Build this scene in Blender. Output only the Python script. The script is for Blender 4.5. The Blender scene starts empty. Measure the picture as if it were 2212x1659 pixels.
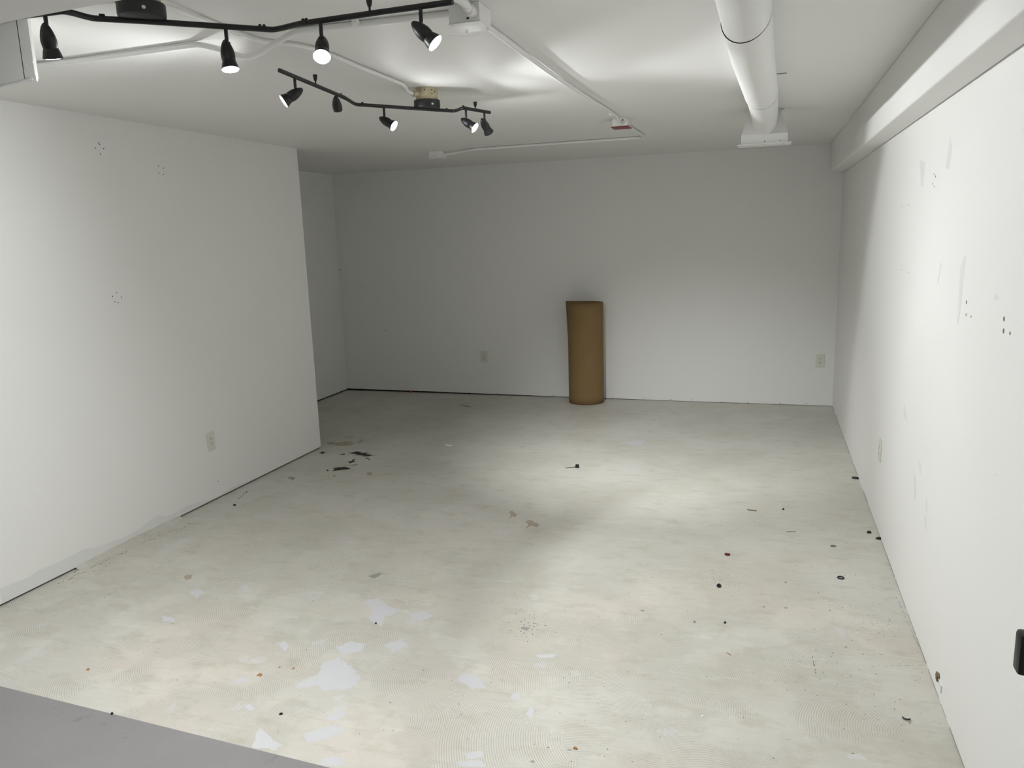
import bpy, bmesh, math, random
from mathutils import Vector, Matrix, noise as mnoise

random.seed(7)
scn = bpy.context.scene
COL = scn.collection

# ------------------------------------------------------------------ camera
F, PITCH, YAW, ROLL, CAMZ = 1682.974, -0.188939, -0.316412, -0.032787, 1.58474
IW, IH = 2212.0, 1659.0
CAM = Vector((0, 0, CAMZ))
FW = Vector((math.sin(YAW) * math.cos(PITCH), math.cos(YAW) * math.cos(PITCH), math.sin(PITCH)))
_r = Vector((math.cos(YAW), -math.sin(YAW), 0)); _u = _r.cross(FW)
RT = math.cos(ROLL) * _r + math.sin(ROLL) * _u
UP = -math.sin(ROLL) * _r + math.cos(ROLL) * _u
cd = bpy.data.cameras.new('camera'); cd.sensor_width = 36.0; cd.lens = F * 36.0 / IW
cd.clip_start = 0.02
camo = bpy.data.objects.new('camera', cd); COL.objects.link(camo)
m = Matrix((RT, UP, -FW)).transposed().to_4x4(); m.translation = CAM
camo.matrix_world = m
scn.camera = camo

# ------------------------------------------------------------------ world, exposure
w = bpy.data.worlds.new('world'); scn.world = w; w.use_nodes = True
w.node_tree.nodes['Background'].inputs[0].default_value = (0.5, 0.5, 0.5, 1)
w.node_tree.nodes['Background'].inputs[1].default_value = 0.0
vs = scn.view_settings
vs.view_transform = 'Standard'; vs.look = 'None'; vs.gamma = 1.0; vs.use_curve_mapping = False
vs.exposure = 0.12
LENS_POWER = 420.0          # radiance of each LED spot lens
BEAM_POWER = 45.0           # beam of each LED spot
BEAM_ANGLE = 104.0

# ------------------------------------------------------------------ pixel -> point on a known surface
def ray(x, y): return FW + RT * ((x - IW / 2) / F) - UP * ((y - IH / 2) / F)
def atZ(x, y, z): d = ray(x, y); return CAM + d * ((z - CAM.z) / d.z)
def atX(x, y, v): d = ray(x, y); return CAM + d * (v / d.x)
def atY(x, y, v): d = ray(x, y); return CAM + d * (v / d.y)

H = 2.25
XR, XL, XP, YB, YP, ZB, XB = 0.5977, -4.2516, -3.2664, 7.283, 5.1314, 2.0086, 0.4928
YF = -1.5

# ------------------------------------------------------------------ material helpers
class NT:
    def __init__(s, name):
        s.m = bpy.data.materials.new(name); s.m.use_nodes = True
        s.t = s.m.node_tree; s.b = s.t.nodes['Principled BSDF']
    def n(s, typ, **kw):
        nd = s.t.nodes.new(typ)
        for k, v in kw.items(): setattr(nd, k, v)
        return nd
    def l(s, a, b): s.t.links.new(a, b)
    def pos(s):
        if not hasattr(s, '_p'): s._p = s.n('ShaderNodeTexCoord').outputs['Object']
        return s._p
    def noise(s, scale, detail=4, rough=0.5, vec=None):
        nd = s.n('ShaderNodeTexNoise'); nd.inputs['Scale'].default_value = scale
        nd.inputs['Detail'].default_value = detail; nd.inputs['Roughness'].default_value = rough
        s.l(vec or s.pos(), nd.inputs['Vector']); return nd.outputs['Fac']
    def mapping(s, scale=(1, 1, 1), loc=(0, 0, 0)):
        nd = s.n('ShaderNodeMapping'); nd.inputs['Scale'].default_value = scale; nd.inputs['Location'].default_value = loc
        s.l(s.pos(), nd.inputs['Vector']); return nd.outputs['Vector']
    def math(s, op, a, b=None, clamp=False):
        nd = s.n('ShaderNodeMath', operation=op); nd.use_clamp = clamp
        for i, v in enumerate((a, b)):
            if v is None: continue
            if isinstance(v, (int, float)): nd.inputs[i].default_value = v
            else: s.l(v, nd.inputs[i])
        return nd.outputs[0]
    def ramp(s, v, a, b, lo=0.0, hi=1.0):
        nd = s.n('ShaderNodeMapRange'); nd.interpolation_type = 'SMOOTHSTEP'
        s.l(v, nd.inputs['Value'])
        for k, x in (('From Min', a), ('From Max', b), ('To Min', lo), ('To Max', hi)): nd.inputs[k].default_value = x
        return nd.outputs['Result']
    def mix(s, f, a, b):
        nd = s.n('ShaderNodeMix', data_type='RGBA')
        if isinstance(f, (int, float)): nd.inputs[0].default_value = f
        else: s.l(f, nd.inputs[0])
        for i, v in ((6, a), (7, b)):
            if isinstance(v, tuple): nd.inputs[i].default_value = (*v, 1)
            else: s.l(v, nd.inputs[i])
        return nd.outputs[2]
    def bump(s, h, strength, dist=0.01):
        nd = s.n('ShaderNodeBump'); nd.inputs['Strength'].default_value = strength; nd.inputs['Distance'].default_value = dist
        s.l(h, nd.inputs['Height']); s.l(nd.outputs[0], s.b.inputs['Normal'])
    def base(s, c):
        if isinstance(c, tuple): s.b.inputs['Base Color'].default_value = (*c, 1)
        else: s.l(c, s.b.inputs['Base Color'])
    def set(s, rough=None, metal=None, spec=None):
        if rough is not None: s.b.inputs['Roughness'].default_value = rough
        if metal is not None: s.b.inputs['Metallic'].default_value = metal
        if spec is not None: s.b.inputs['Specular IOR Level'].default_value = spec

def simple(name, c, rough=0.5, metal=0.0, spec=0.5, var=0.08, scale=12, bump=0.0):
    k = NT(name); k.set(rough, metal, spec)
    f = k.noise(scale, 4)
    k.base(k.mix(f, tuple(x * (1 - var) for x in c), tuple(min(1, x * (1 + var)) for x in c)))
    if bump: k.bump(f, bump, 0.002)
    return k.m

def wall_mat(name, c, var=0.02):
    k = NT(name); k.set(0.62, 0, 0.25)
    f = k.noise(1.3, 5)
    k.base(k.mix(f, tuple(x * (1 - var) for x in c), tuple(x * (1 + var) for x in c)))
    k.bump(k.noise(260, 2), 0.06, 0.002)
    return k.m

M = {}
M['wall'] = wall_mat('wall_paint', (0.865, 0.865, 0.838))
M['ceiling'] = wall_mat('ceiling_paint', (0.86, 0.86, 0.835))
M['white'] = simple('white_pipe_paint', (0.855, 0.855, 0.835), 0.42, var=0.03, scale=20)
M['plate'] = simple('ivory_plastic', (0.74, 0.74, 0.66), 0.35, var=0.02)
M['black'] = simple('black_metal', (0.008, 0.008, 0.009), 0.42, var=0.2)
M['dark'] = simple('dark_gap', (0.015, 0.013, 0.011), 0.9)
M['hole'] = simple('screw_hole_dark', (0.02, 0.018, 0.016), 0.9)
M['beige'] = simple('beige_metal', (0.50, 0.43, 0.29), 0.45, var=0.05)
M['steel'] = simple('screw_steel', (0.6, 0.6, 0.6), 0.35, 0.8)
M['red'] = simple('red_cover', (0.22, 0.012, 0.014), 0.4)
M['scuff'] = simple('wall_scuff', (0.78, 0.785, 0.785), 0.6, var=0.04)
M['bare'] = simple('unpainted_band', (0.775, 0.775, 0.76), 0.7, var=0.05, scale=5)
M['paper'] = simple('kraft_paper', (0.255, 0.165, 0.075), 0.75, spec=0.2, var=0.06, scale=6)
M['stain'] = simple('dark_stain', (0.018, 0.011, 0.007), 0.6, var=0.5, scale=60)
M['brown'] = simple('brown_stain', (0.20, 0.13, 0.08), 0.7, var=0.3, scale=50)
M['tan'] = simple('tan_stain', (0.42, 0.36, 0.28), 0.6, var=0.15, scale=25)
M['patchw'] = simple('white_bare_patch', (0.615, 0.615, 0.625), 0.6, var=0.04, scale=30)
M['greyst'] = simple('grey_smear', (0.34, 0.34, 0.31), 0.6, var=0.2, scale=30)
M['orange'] = simple('rust_flake', (0.36, 0.19, 0.07), 0.7, var=0.3, scale=80)
M['petal'] = simple('crimson', (0.13, 0.004, 0.03), 0.5)
M['redbit'] = simple('red_plastic', (0.75, 0.03, 0.02), 0.4)
M['coin'] = simple('dull_metal', (0.22, 0.21, 0.19), 0.5, 0.4)
M['scrap'] = simple('white_scrap', (0.85, 0.85, 0.84), 0.6)
M['web'] = simple('cobweb_thread', (0.9, 0.9, 0.9), 0.5)

def trowel(k):
    """combed adhesive: short arcs, each patch swept about its own off-centre pivot"""
    vo = k.n('ShaderNodeTexVoronoi'); vo.inputs['Scale'].default_value = 3.1
    warp = k.n('ShaderNodeTexNoise'); warp.inputs['Scale'].default_value = 2.5; warp.inputs['Detail'].default_value = 3
    k.l(k.pos(), warp.inputs['Vector'])
    wv = k.n('ShaderNodeVectorMath', operation='MULTIPLY_ADD'); k.l(warp.outputs['Color'], wv.inputs[0])
    wv.inputs[1].default_value = (.25, .25, 0); k.l(k.pos(), wv.inputs[2]); k.l(wv.outputs[0], vo.inputs['Vector'])
    off = k.n('ShaderNodeVectorMath', operation='MULTIPLY_ADD'); k.l(vo.outputs['Color'], off.inputs[0])
    off.inputs[1].default_value = (.75, .75, 0); off.inputs[2].default_value = (-.375, -.375, 0)
    pv = k.n('ShaderNodeVectorMath', operation='ADD'); k.l(vo.outputs['Position'], pv.inputs[0]); k.l(off.outputs[0], pv.inputs[1])
    flat_ = k.n('ShaderNodeVectorMath', operation='MULTIPLY'); flat_.inputs[1].default_value = (1, 1, 0)
    df = k.n('ShaderNodeVectorMath', operation='SUBTRACT'); k.l(k.pos(), df.inputs[0]); k.l(pv.outputs[0], df.inputs[1])
    k.l(df.outputs[0], flat_.inputs[0])
    ln = k.n('ShaderNodeVectorMath', operation='LENGTH'); k.l(flat_.outputs[0], ln.inputs[0])
    return k.math('SINE', k.math('MULTIPLY', ln.outputs['Value'], 800.0))

def floor_mat():
    k = NT('painted_concrete'); k.set(0.5, 0, 0.35)
    sep = k.n('ShaderNodeSeparateXYZ'); k.l(k.pos(), sep.inputs[0]); Yc = sep.outputs[1]
    near = k.ramp(Yc, 4.6, 2.6)
    n1 = k.noise(1.6, 7, 0.6)
    c = k.mix(k.ramp(n1, 0.35, 0.68), (0.575, 0.556, 0.49), (0.65, 0.632, 0.577))
    pink = k.math('MULTIPLY', k.ramp(k.noise(1.1, 5, 0.55, k.mapping(loc=(3.1, 8.2, 0))), 0.50, 0.66), k.ramp(Yc, 4.2, 2.4))
    c = k.mix(k.math('MULTIPLY', pink, 0.6), c, (0.70, 0.62, 0.545))
    # brushed streaks, seen where the paint is thin
    st = k.noise(1.0, 6, 0.65, k.mapping((3.0, 16.0, 1)))
    c = k.mix(k.math('MULTIPLY', k.ramp(st, 0.56, 0.72), 0.5), c, (0.72, 0.715, 0.655))
    st2 = k.noise(1.0, 6, 0.7, k.mapping((5.0, 22.0, 1), (9, 2, 0)))
    c = k.mix(k.math('MULTIPLY', k.ramp(st2, 0.58, 0.75), 0.4), c, (0.42, 0.40, 0.33))
    st3 = k.noise(1.0, 7, 0.75, k.mapping((7.0, 55.0, 1), (4, 7, 0)))
    c = k.mix(k.math('MULTIPLY', k.ramp(st3, 0.50, 0.75), 0.45), c, (0.74, 0.735, 0.68))
    c = k.mix(k.math('MULTIPLY', k.ramp(st3, 0.46, 0.25), 0.35), c, (0.45, 0.43, 0.35))
    blot = k.noise(7.0, 6, 0.65, k.mapping((1, 1.8, 1), (1.5, 3.3, 0)))
    c = k.mix(k.math('MULTIPLY', k.ramp(blot, 0.50, 0.70), 0.45), c, (0.46, 0.44, 0.35))
    # bare whitish islands
    isl = k.math('MULTIPLY', k.ramp(k.noise(5.5, 9, 0.6, k.mapping(loc=(0.7, 0.3, 0))), 0.64, 0.655), k.ramp(Yc, 3.9, 3.0))
    c = k.mix(k.math('MULTIPLY', isl, 0.6), c, (0.66, 0.66, 0.655))
    # trowel arcs in the old adhesive
    sn = trowel(k)
    msk = k.math('MULTIPLY', k.ramp(k.noise(2.3, 5, 0.6, k.mapping(loc=(5, 1, 0))), 0.40, 0.52), near)
    rid = k.math('MULTIPLY', sn, msk)
    c = k.mix(k.ramp(k.math('MULTIPLY', rid, -1.0), 0.15, 1.0, 0, 0.46), c, (0.30, 0.27, 0.22))
    # grime
    sp = k.n('ShaderNodeTexVoronoi'); sp.inputs['Scale'].default_value = 26; k.l(k.pos(), sp.inputs['Vector'])
    cs = k.n('ShaderNodeSeparateColor'); k.l(sp.outputs['Color'], cs.inputs[0])
    dot = k.math('MULTIPLY', k.ramp(sp.outputs['Distance'], 0.075, 0.045), k.ramp(cs.outputs[0], 0.80, 0.82))
    c = k.mix(k.math('MULTIPLY', dot, 0.75), c, (0.09, 0.07, 0.05))
    gr = k.ramp(k.noise(30, 8, 0.75), 0.60, 0.74)
    c = k.mix(k.math('MULTIPLY', gr, 0.5), c, (0.26, 0.23, 0.18))
    k.base(c)
    k.bump(k.math('ADD', k.math('MULTIPLY', rid, 0.5), k.noise(90, 5)), 0.22, 0.003)
    return k.m

def grey_floor_mat():
    k = NT('grey_floor_paint'); k.set(0.55, 0, 0.35)
    n1 = k.noise(3.0, 7, 0.6)
    c = k.mix(n1, (0.245, 0.230, 0.232), (0.30, 0.283, 0.288))
    d = k.ramp(k.noise(9, 6, 0.6, k.mapping(loc=(2, 5, 0))), 0.62, 0.75)
    c = k.mix(k.math('MULTIPLY', d, 0.6), c, (0.12, 0.12, 0.115))
    sn = trowel(k)
    k.base(c); k.bump(k.math('ADD', k.math('MULTIPLY', sn, 0.25), k.noise(120, 4)), 0.2, 0.003)
    return k.m
M['floor'] = floor_mat(); M['grey_floor'] = grey_floor_mat()

def lens_mat():
    k = NT('led_lens')
    k.b.inputs['Base Color'].default_value = (0.9, 0.9, 0.9, 1)
    k.b.inputs['Emission Color'].default_value = (0.975, 0.985, 1.0, 1)
    k.b.inputs['Emission Strength'].default_value = LENS_POWER
    return k.m
M['lens'] = lens_mat()

# ------------------------------------------------------------------ mesh helpers
def obj(name, bm, mat, parent=None, smooth=False):
    me = bpy.data.meshes.new(name)
    bmesh.ops.recalc_face_normals(bm, faces=bm.faces[:])
    if smooth:
        for f in bm.faces: f.smooth = True
        for e in bm.edges:
            if len(e.link_faces) == 2 and e.calc_face_angle(0) > 0.7: e.smooth = False
    bm.to_mesh(me); bm.free()
    me.materials.append(M[mat] if isinstance(mat, str) else mat)
    o = bpy.data.objects.new(name, me); COL.objects.link(o)
    if parent: o.parent = parent; o.matrix_parent_inverse = Matrix.Translation(-parent.location)
    return o
def tag(o, label, cat, group=None, kind=None):
    o['label'] = label; o['category'] = cat
    if group: o['group'] = group
    if kind: o['kind'] = kind
    return o
def thing(name, loc, label, cat, group=None):
    o = bpy.data.objects.new(name, None); COL.objects.link(o); o.location = loc; o.empty_display_size = 0.05
    return tag(o, label, cat, group)
def B(): return bmesh.new()
def box(bm, x0, x1, y0, y1, z0, z1, bevel=0.0, rot=None, org=(0, 0, 0)):
    vs = [bm.verts.new((x, y, z)) for x in (x0, x1) for y in (y0, y1) for z in (z0, z1)]
    fs = [bm.faces.new([vs[i] for i in q]) for q in ((0, 1, 3, 2), (4, 6, 7, 5), (0, 4, 5, 1), (2, 3, 7, 6), (0, 2, 6, 4), (1, 5, 7, 3))]
    if bevel:
        es = list({e for f in fs for e in f.edges})
        r = bmesh.ops.bevel(bm, geom=es, offset=bevel, segments=2, affect='EDGES', profile=0.5)
        vs = list({v for f in bm.faces if f.is_valid for v in f.verts if v in set(vs) or True}) if False else [v for v in bm.verts if v.is_valid]
    if rot is not None:
        for v in vs:
            if v.is_valid: v.co = Vector(org) + rot @ (v.co)
    return bm
def basis(ax):
    ax = Vector(ax).normalized()
    t = Vector((0, 0, 1)) if abs(ax.z) < 0.9 else Vector((1, 0, 0))
    a = ax.cross(t).normalized(); return a, ax.cross(a).normalized(), ax
def lathe(bm, prof, org, axis, seg=24, cap=True):
    a, b, c = basis(axis); org = Vector(org); rings = []
    for r, t in prof:
        rings.append([bm.verts.new(org + c * t + (a * math.cos(2 * math.pi * i / seg) + b * math.sin(2 * math.pi * i / seg)) * r) for i in range(seg)])
    for p, q in zip(rings, rings[1:]):
        for i in range(seg): bm.faces.new((p[i], p[(i + 1) % seg], q[(i + 1) % seg], q[i]))
    if cap: bm.faces.new(rings[0]); bm.faces.new(rings[-1])
    return bm
def tube(bm, pts, rad, seg=12, cap=True):
    pts = [Vector(p) for p in pts]; n = len(pts); rings = []
    rr = rad if isinstance(rad, (list, tuple)) else [rad] * n
    prev = None
    for i, p in enumerate(pts):
        d = (pts[min(i + 1, n - 1)] - pts[max(i - 1, 0)]).normalized()
        if prev is None: a, b, _ = basis(d)
        else:
            a = (prev - d * prev.dot(d)).normalized(); b = d.cross(a)
        prev = a
        rings.append([bm.verts.new(p + (a * math.cos(2 * math.pi * k / seg) + b * math.sin(2 * math.pi * k / seg)) * rr[i]) for k in range(seg)])
    for p, q in zip(rings, rings[1:]):
        for i in range(seg): bm.faces.new((p[i], p[(i + 1) % seg], q[(i + 1) % seg], q[i]))
    if cap: bm.faces.new(rings[0]); bm.faces.new(rings[-1])
    return bm
def smooth_path(pts, k=6):
    pts = [Vector(p) for p in pts]; out = []
    for i in range(len(pts) - 1):
        p0, p1, p2, p3 = pts[max(i - 1, 0)], pts[i], pts[i + 1], pts[min(i + 2, len(pts) - 1)]
        for j in range(k):
            t = j / k
            out.append(0.5 * (2 * p1 + (p2 - p0) * t + (2 * p0 - 5 * p1 + 4 * p2 - p3) * t * t + (-p0 + 3 * p1 - 3 * p2 + p3) * t ** 3))
    return out + [pts[-1]]
def round_path(pts, r=0.03, k=5):
    """polyline with its corners rounded"""
    pts = [Vector(p) for p in pts]; out = [pts[0]]
    for a, p, b in zip(pts, pts[1:], pts[2:]):
        da, db = (a - p), (b - p); ra, rb = min(r, da.length * .45), min(r, db.length * .45)
        A, Bq = p + da.normalized() * ra, p + db.normalized() * rb
        for j in range(k + 1):
            t = j / k; out.append(A * (1 - t) ** 2 + p * 2 * t * (1 - t) + Bq * t * t)
    return out + [pts[-1]]
def flat(bm, pts, normal, th):
    """thin slab on a surface: outline pts, raised by th along normal"""
    n = Vector(normal)
    lo = [bm.verts.new(Vector(p)) for p in pts]; hi = [bm.verts.new(Vector(p) + n * th) for p in pts]
    bm.faces.new(hi)
    for i in range(len(pts)): bm.faces.new((lo[i], lo[(i + 1) % len(pts)], hi[(i + 1) % len(pts)], hi[i]))
def jag(pts, n=7, amp=0.14, rnd=random):
    """subdivide an outline and fray it with smooth plus fine noise"""
    out = []; pts = [Vector(p) for p in pts]; n = max(3, n) * 2
    c = sum(pts, Vector()) / len(pts); o = Vector((rnd.uniform(0, 99), rnd.uniform(0, 99), 0))
    size = max((p - c).length for p in pts)
    for i, p in enumerate(pts):
        q = pts[(i + 1) % len(pts)]
        for j in range(n):
            v = p.lerp(q, j / n); u = (v - c) / size * 3.0 + o
            k = mnoise.noise(u) * 1.1 + mnoise.noise(u * 3.1) * .6 + mnoise.noise(u * 8.0) * .35
            out.append(c + (v - c) * (1 + amp * 1.5 * k))
    return out

# ================================================================== structure
def struct(name, bm, mat, label, cat, parent=None):
    o = obj(name, bm, mat, parent); tag(o, label, cat, kind='structure'); return o

# floors: off-white concrete and the grey painted part, meeting in one clean slanting edge
g0, g1 = atZ(0, 1482, 0), atZ(715, 1659, 0)
sl = (g1.y - g0.y) / (g1.x - g0.x)
gy = lambda x: g0.y + sl * (x - g0.x)
bm = B()
v = [bm.verts.new(p) for p in ((-4.5, gy(-4.5), 0), (0.8, gy(0.8), 0), (0.8, 7.6, 0), (-4.5, 7.6, 0))]
v2 = [bm.verts.new(p.co + Vector((0, 0, -0.1))) for p in v]
bm.faces.new(v); bm.faces.new(v2[::-1])
for i in range(4): bm.faces.new((v[i], v[(i + 1) % 4], v2[(i + 1) % 4], v2[i]))
floor = struct('floor', bm, 'floor', 'worn off-white painted concrete floor with trowel marks and stains', 'floor')
bm = B()
v = [bm.verts.new(p) for p in ((-4.5, YF - .2, 0), (0.8, YF - .2, 0), (0.8, gy(0.8), 0), (-4.5, gy(-4.5), 0))]
v2 = [bm.verts.new(p.co + Vector((0, 0, -0.1))) for p in v]
bm.faces.new(v); bm.faces.new(v2[::-1])
for i in range(4): bm.faces.new((v[i], v[(i + 1) % 4], v2[(i + 1) % 4], v2[i]))
gfloor = struct('floor_entry', bm, 'grey_floor', 'grey painted strip of floor with a straight slanting edge', 'floor')

struct('ceiling', box(B(), XL - .1, XR + .1, YF - .1, YB + .1, H, H + .1), 'ceiling', 'plain white painted ceiling carrying conduits and a round duct', 'ceiling')
GAP = 0.011
bm = B(); edge = [(XL - .1, .020), (-3.9, .018), (-3.3, .017), (-2.9, .013), (-2.3, .010), (-1.9, .007), (-1.2, .006), (-.9, .004), (XR + .1, .004)]
fr = [bm.verts.new((x, YB, z)) for x, z in edge] + [bm.verts.new((XR + .1, YB, H)), bm.verts.new((XL - .1, YB, H))]
bk = [bm.verts.new(v_.co + Vector((0, .1, 0))) for v_ in fr]
bm.faces.new(fr); bm.faces.new(bk[::-1])
for k in range(len(fr)): bm.faces.new((fr[k], fr[(k + 1) % len(fr)], bk[(k + 1) % len(fr)], bk[k]))
wall_back = struct('wall_back', bm, 'wall', 'far white wall behind the cardboard-brown paper roll', 'wall')
wall_right = struct('wall_right', box(B(), XR, XR + .1, YF, YB, 0, H), 'wall', 'long white wall with scuffs under the boxed beam', 'wall')
wall_left = struct('wall_left', box(B(), XP - .12, XP, YF, YP, GAP, H, ), 'wall', 'white partition wall with screw holes ending in a free corner', 'wall')
wall_alcove = struct('wall_alcove', box(B(), XL - .1, XL, YP - .12, YB, GAP * 1.3, H), 'wall', 'white wall of the recess behind the partition corner', 'wall')
struct('wall_recess_end', box(B(), XL, XP - .12, YP - .12, YP, 0, H), 'wall', 'short white wall closing the recess behind the partition', 'wall')
struct('wall_front', box(B(), XP - .12, XR + .1, YF - .1, YF, 0, H), 'wall', 'white wall at the grey painted end of the room', 'wall')
struct('beam_right', box(B(), XB, XR, YF, YB, ZB, H, 0.006), 'wall', 'white boxed beam running along the top of the scuffed wall', 'beam')
# sole plates painted near-black as the shadow in the gap under the drywall
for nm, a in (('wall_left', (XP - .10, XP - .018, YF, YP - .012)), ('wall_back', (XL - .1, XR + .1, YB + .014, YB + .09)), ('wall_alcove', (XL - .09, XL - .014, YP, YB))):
    o = obj('gap_shadow_plate', box(B(), a[0], a[1], a[2], a[3], 0.0005, 0.03), 'dark', bpy.data.objects[nm])

# soffit above the camera: its far lower edge crosses the upper left corner of the view
s0, s1 = atZ(0, 50, 2.10), atZ(263, 0, 2.10); ss = (s1.y - s0.y) / (s1.x - s0.x)
sy = lambda x: s0.y + ss * (x - s0.x)
bm = B()
q = [(XP, YF), (XR, YF), (XR, sy(XR)), (XP, sy(XP))]
lo = [bm.verts.new((x, y, 2.10)) for x, y in q]; hi = [bm.verts.new((x, y, H)) for x, y in q]
bm.faces.new(lo); bm.faces.new(hi)
for i in range(4): bm.faces.new((lo[i], lo[(i + 1) % 4], hi[(i + 1) % 4], hi[i]))
struct('soffit', bm, 'ceiling', 'white dropped soffit in front of the near track light', 'soffit')

# ------------------------------------------------------------------ wall marks
def hole(x, y, plane, r=0.0028, parent=None, mat='hole'):
    if plane == 'P': p, n = atX(x, y, XP), (1, 0, 0)
    elif plane == 'R': p, n = atX(x, y, XR), (-1, 0, 0)
    else: p, n = atY(x, y, YB), (0, -1, 0)
    obj('screw_hole', lathe(B(), [(r, -0.002), (r, 0.0006)], p, n, 8), mat, parent)
for q in [(213, 309), (215, 312), (206, 320), (224, 321), (217, 333), (342, 359), (353, 363), (343, 374), (353, 377),
          (252, 632), (243, 640), (262, 642), (248, 652), (255, 654), (471, 1040)]:
    hole(*q, 'P', 0.0030, wall_left)
for q in [(735, 582), (833, 714)]: hole(*q, 'B', 0.005, wall_back)
for i in range(17):
    hole(782 + i * 60 + random.uniform(-9, 9), 842 + i * 2.05 + random.uniform(-3, 1), 'B', 0.004, wall_back)
for q, r in [((2018, 376), .0035), ((2021, 381), .004), ((2015, 397), .0035), ((2018, 403), .0035), ((1947, 446), .002), ((1951, 446), .002), ((1961, 443), .002), ((1965, 444), .002),
          ((1946, 583), .002), ((1949, 583), .002), ((1959, 587), .002), ((1963, 589), .0025),
          ((2088, 653), .006), ((2087, 680), .0045), ((2098, 684), .003), ((2169, 689), .007), ((2168, 715), .007), ((2182, 720), .005)]:
    hole(*q, 'R', r, wall_right, 'brown' if r > .0044 else 'hole')
def scuff(pts, name='scuff_mark', mat='scuff', plane='R', parent=None, amp=0.05, n=4):
    f = (lambda q: atX(*q, XR)) if plane == 'R' else (lambda q: atX(*q, XP))
    nn = (-1, 0, 0) if plane == 'R' else (1, 0, 0)
    bm = B(); flat(bm, jag([f(q) for q in pts], n, amp), nn, 0.0004)
    obj(name, bm, mat, parent or wall_right)
for pts in [[(2083, 549), (2087, 552), (2081, 600), (2076, 660), (2069, 705), (2067, 700), (2071, 640), (2075, 580)],
            [(2032, 565), (2034, 570), (2027, 610), (2024, 612)],
            [(2150, 634), (2157, 640), (2155, 648), (2149, 649), (2147, 642)],
            [(1954, 873), (1957, 890), (1960, 915), (1957, 904), (1953, 905), (1952, 885)],
            [(1985, 990), (1990, 1008), (1989, 1027), (1985, 1012)],
            [(1973, 1024), (1978, 1024), (1979, 1080), (1975, 1075)],
            [(2001, 1070), (2003, 1078), (2003, 1110), (2000, 1105)],
            [(1997, 1112), (2001, 1115), (2001, 1145), (1998, 1143)],
            [(2148, 1022), (2157, 1027), (2156, 1028), (2147, 1024)],
            [(2052, 295), (2057, 315), (2050, 367), (2043, 362)],
            [(1987, 345), (1999, 350), (1993, 405), (1989, 398)]]:
    scuff(pts)
# bare band along the foot of the partition where the baseboard was
top = [(0, 1272), (60, 1248), (80, 1232), (125, 1215), (150, 1202), (182, 1188), (205, 1184), (265, 1163), (300, 1146), (318, 1128), (342, 1113), (360, 1116), (385, 1103), (405, 1093), (470, 1072), (500, 1055), (560, 1032), (640, 990)]
pts = [atX(*q, XP) for q in top]
bm = B(); low = [Vector((XP, p.y, GAP)) for p in pts[::-1]]
pts = [p + Vector((0, random.uniform(-.004, .004), random.uniform(-.006, .006))) for p in pts]
for a, b, c, d in zip(pts, pts[1:], low[::-1][1:], low[::-1]):
    k = [Vector(x) + Vector((0.0005, 0, 0)) for x in (a, b, c, d)]
    if k[0].z < k[3].z + .002: k[0].z = k[3].z + .002
    if k[1].z < k[2].z + .002: k[1].z = k[2].z + .002
    bm.faces.new([bm.verts.new(x) for x in k])
bmesh.ops.remove_doubles(bm, verts=bm.verts[:], dist=1e-5)
obj('bare_band', bm, 'bare', wall_left)
# filler that closes the gap in the middle of the partition
ya, yb = atX(165, 1238, XP).y, atX(389, 1117, XP).y
bm = B(); n = 26; prof = []
for i in range(n + 1):
    t = i / n; y = ya + (yb - ya) * t; e = math.sin(math.pi * t) ** .4
    ww = 0.02 + 0.03 * e * random.uniform(.5, 1); hh = GAP + 0.012 * e * random.uniform(.6, 1)
    prof.append([bm.verts.new(p) for p in ((XP - .02, y, hh), (XP + .001, y, hh), (XP + ww * .6, y, .003), (XP + ww + .004, y, -.002))])
for a, b in zip(prof, prof[1:]):
    for k in range(3): bm.faces.new((a[k], a[k + 1], b[k + 1], b[k]))
obj('filler_strip', bm, 'floor', wall_left, True)
# cracks by the back wall base, painted crevice shadow and dirt along the right wall
def strip_on_floor(pxs, wid, mat, name, parent, th=0.0006, rnd=random):
    P = [atZ(*q, 0) for q in pxs]; bm = B(); L = []; Rr = []
    for i, p in enumerate(P):
        d = (P[min(i + 1, len(P) - 1)] - P[max(i - 1, 0)]).normalized(); s = Vector((-d.y, d.x, 0)) * wid * rnd.uniform(.25, 1)
        L.append(p + s); Rr.append(p - s)
    flat(bm, L + Rr[::-1], (0, 0, 1), th); obj(name, bm, mat, parent)
def lerp_px(a, b, n, j=0.0):
    return [(a[0] + (b[0] - a[0]) * i / n + random.uniform(-j, j), a[1] + (b[1] - a[1]) * i / n + random.uniform(-j, j)) for i in range(n + 1)]
def dashes(a, b, n, cover, wid, mat, name='floor_crack', j=2.0):
    for i in range(n):
        if random.random() > cover: continue
        t0 = (i + random.uniform(0, .3)) / n; t1 = (i + random.uniform(.5, 1.0)) / n
        A = (a[0] + (b[0] - a[0]) * t0, a[1] + (b[1] - a[1]) * t0); Bq = (a[0] + (b[0] - a[0]) * t1, a[1] + (b[1] - a[1]) * t1)
        jj = random.uniform(-j, j)
        strip_on_floor([(x, y + jj) for x, y in lerp_px(A, Bq, 4, .8)], wid, mat, name, floor)
dashes((125, 1262), (275, 1190), 22, .8, .0022, 'brown'); dashes((160, 1236), (265, 1180), 14, .7, .002, 'stain')
dashes((290, 1180), (420, 1128), 16, .7, .0022, 'brown'); dashes((225, 1292), (435, 1172), 34, .7, .0013, 'greyst')
dashes((270, 1178), (345, 1142), 8, .8, .003, 'stain'); dashes((100, 1290), (260, 1205), 18, .5, .0015, 'greyst')
dashes((515, 1076), (543, 1056), 7, .9, .003, 'stain'); dashes((1930, 1275), (1985, 1400), 12, .8, .0014, 'greyst', j=1)
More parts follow.
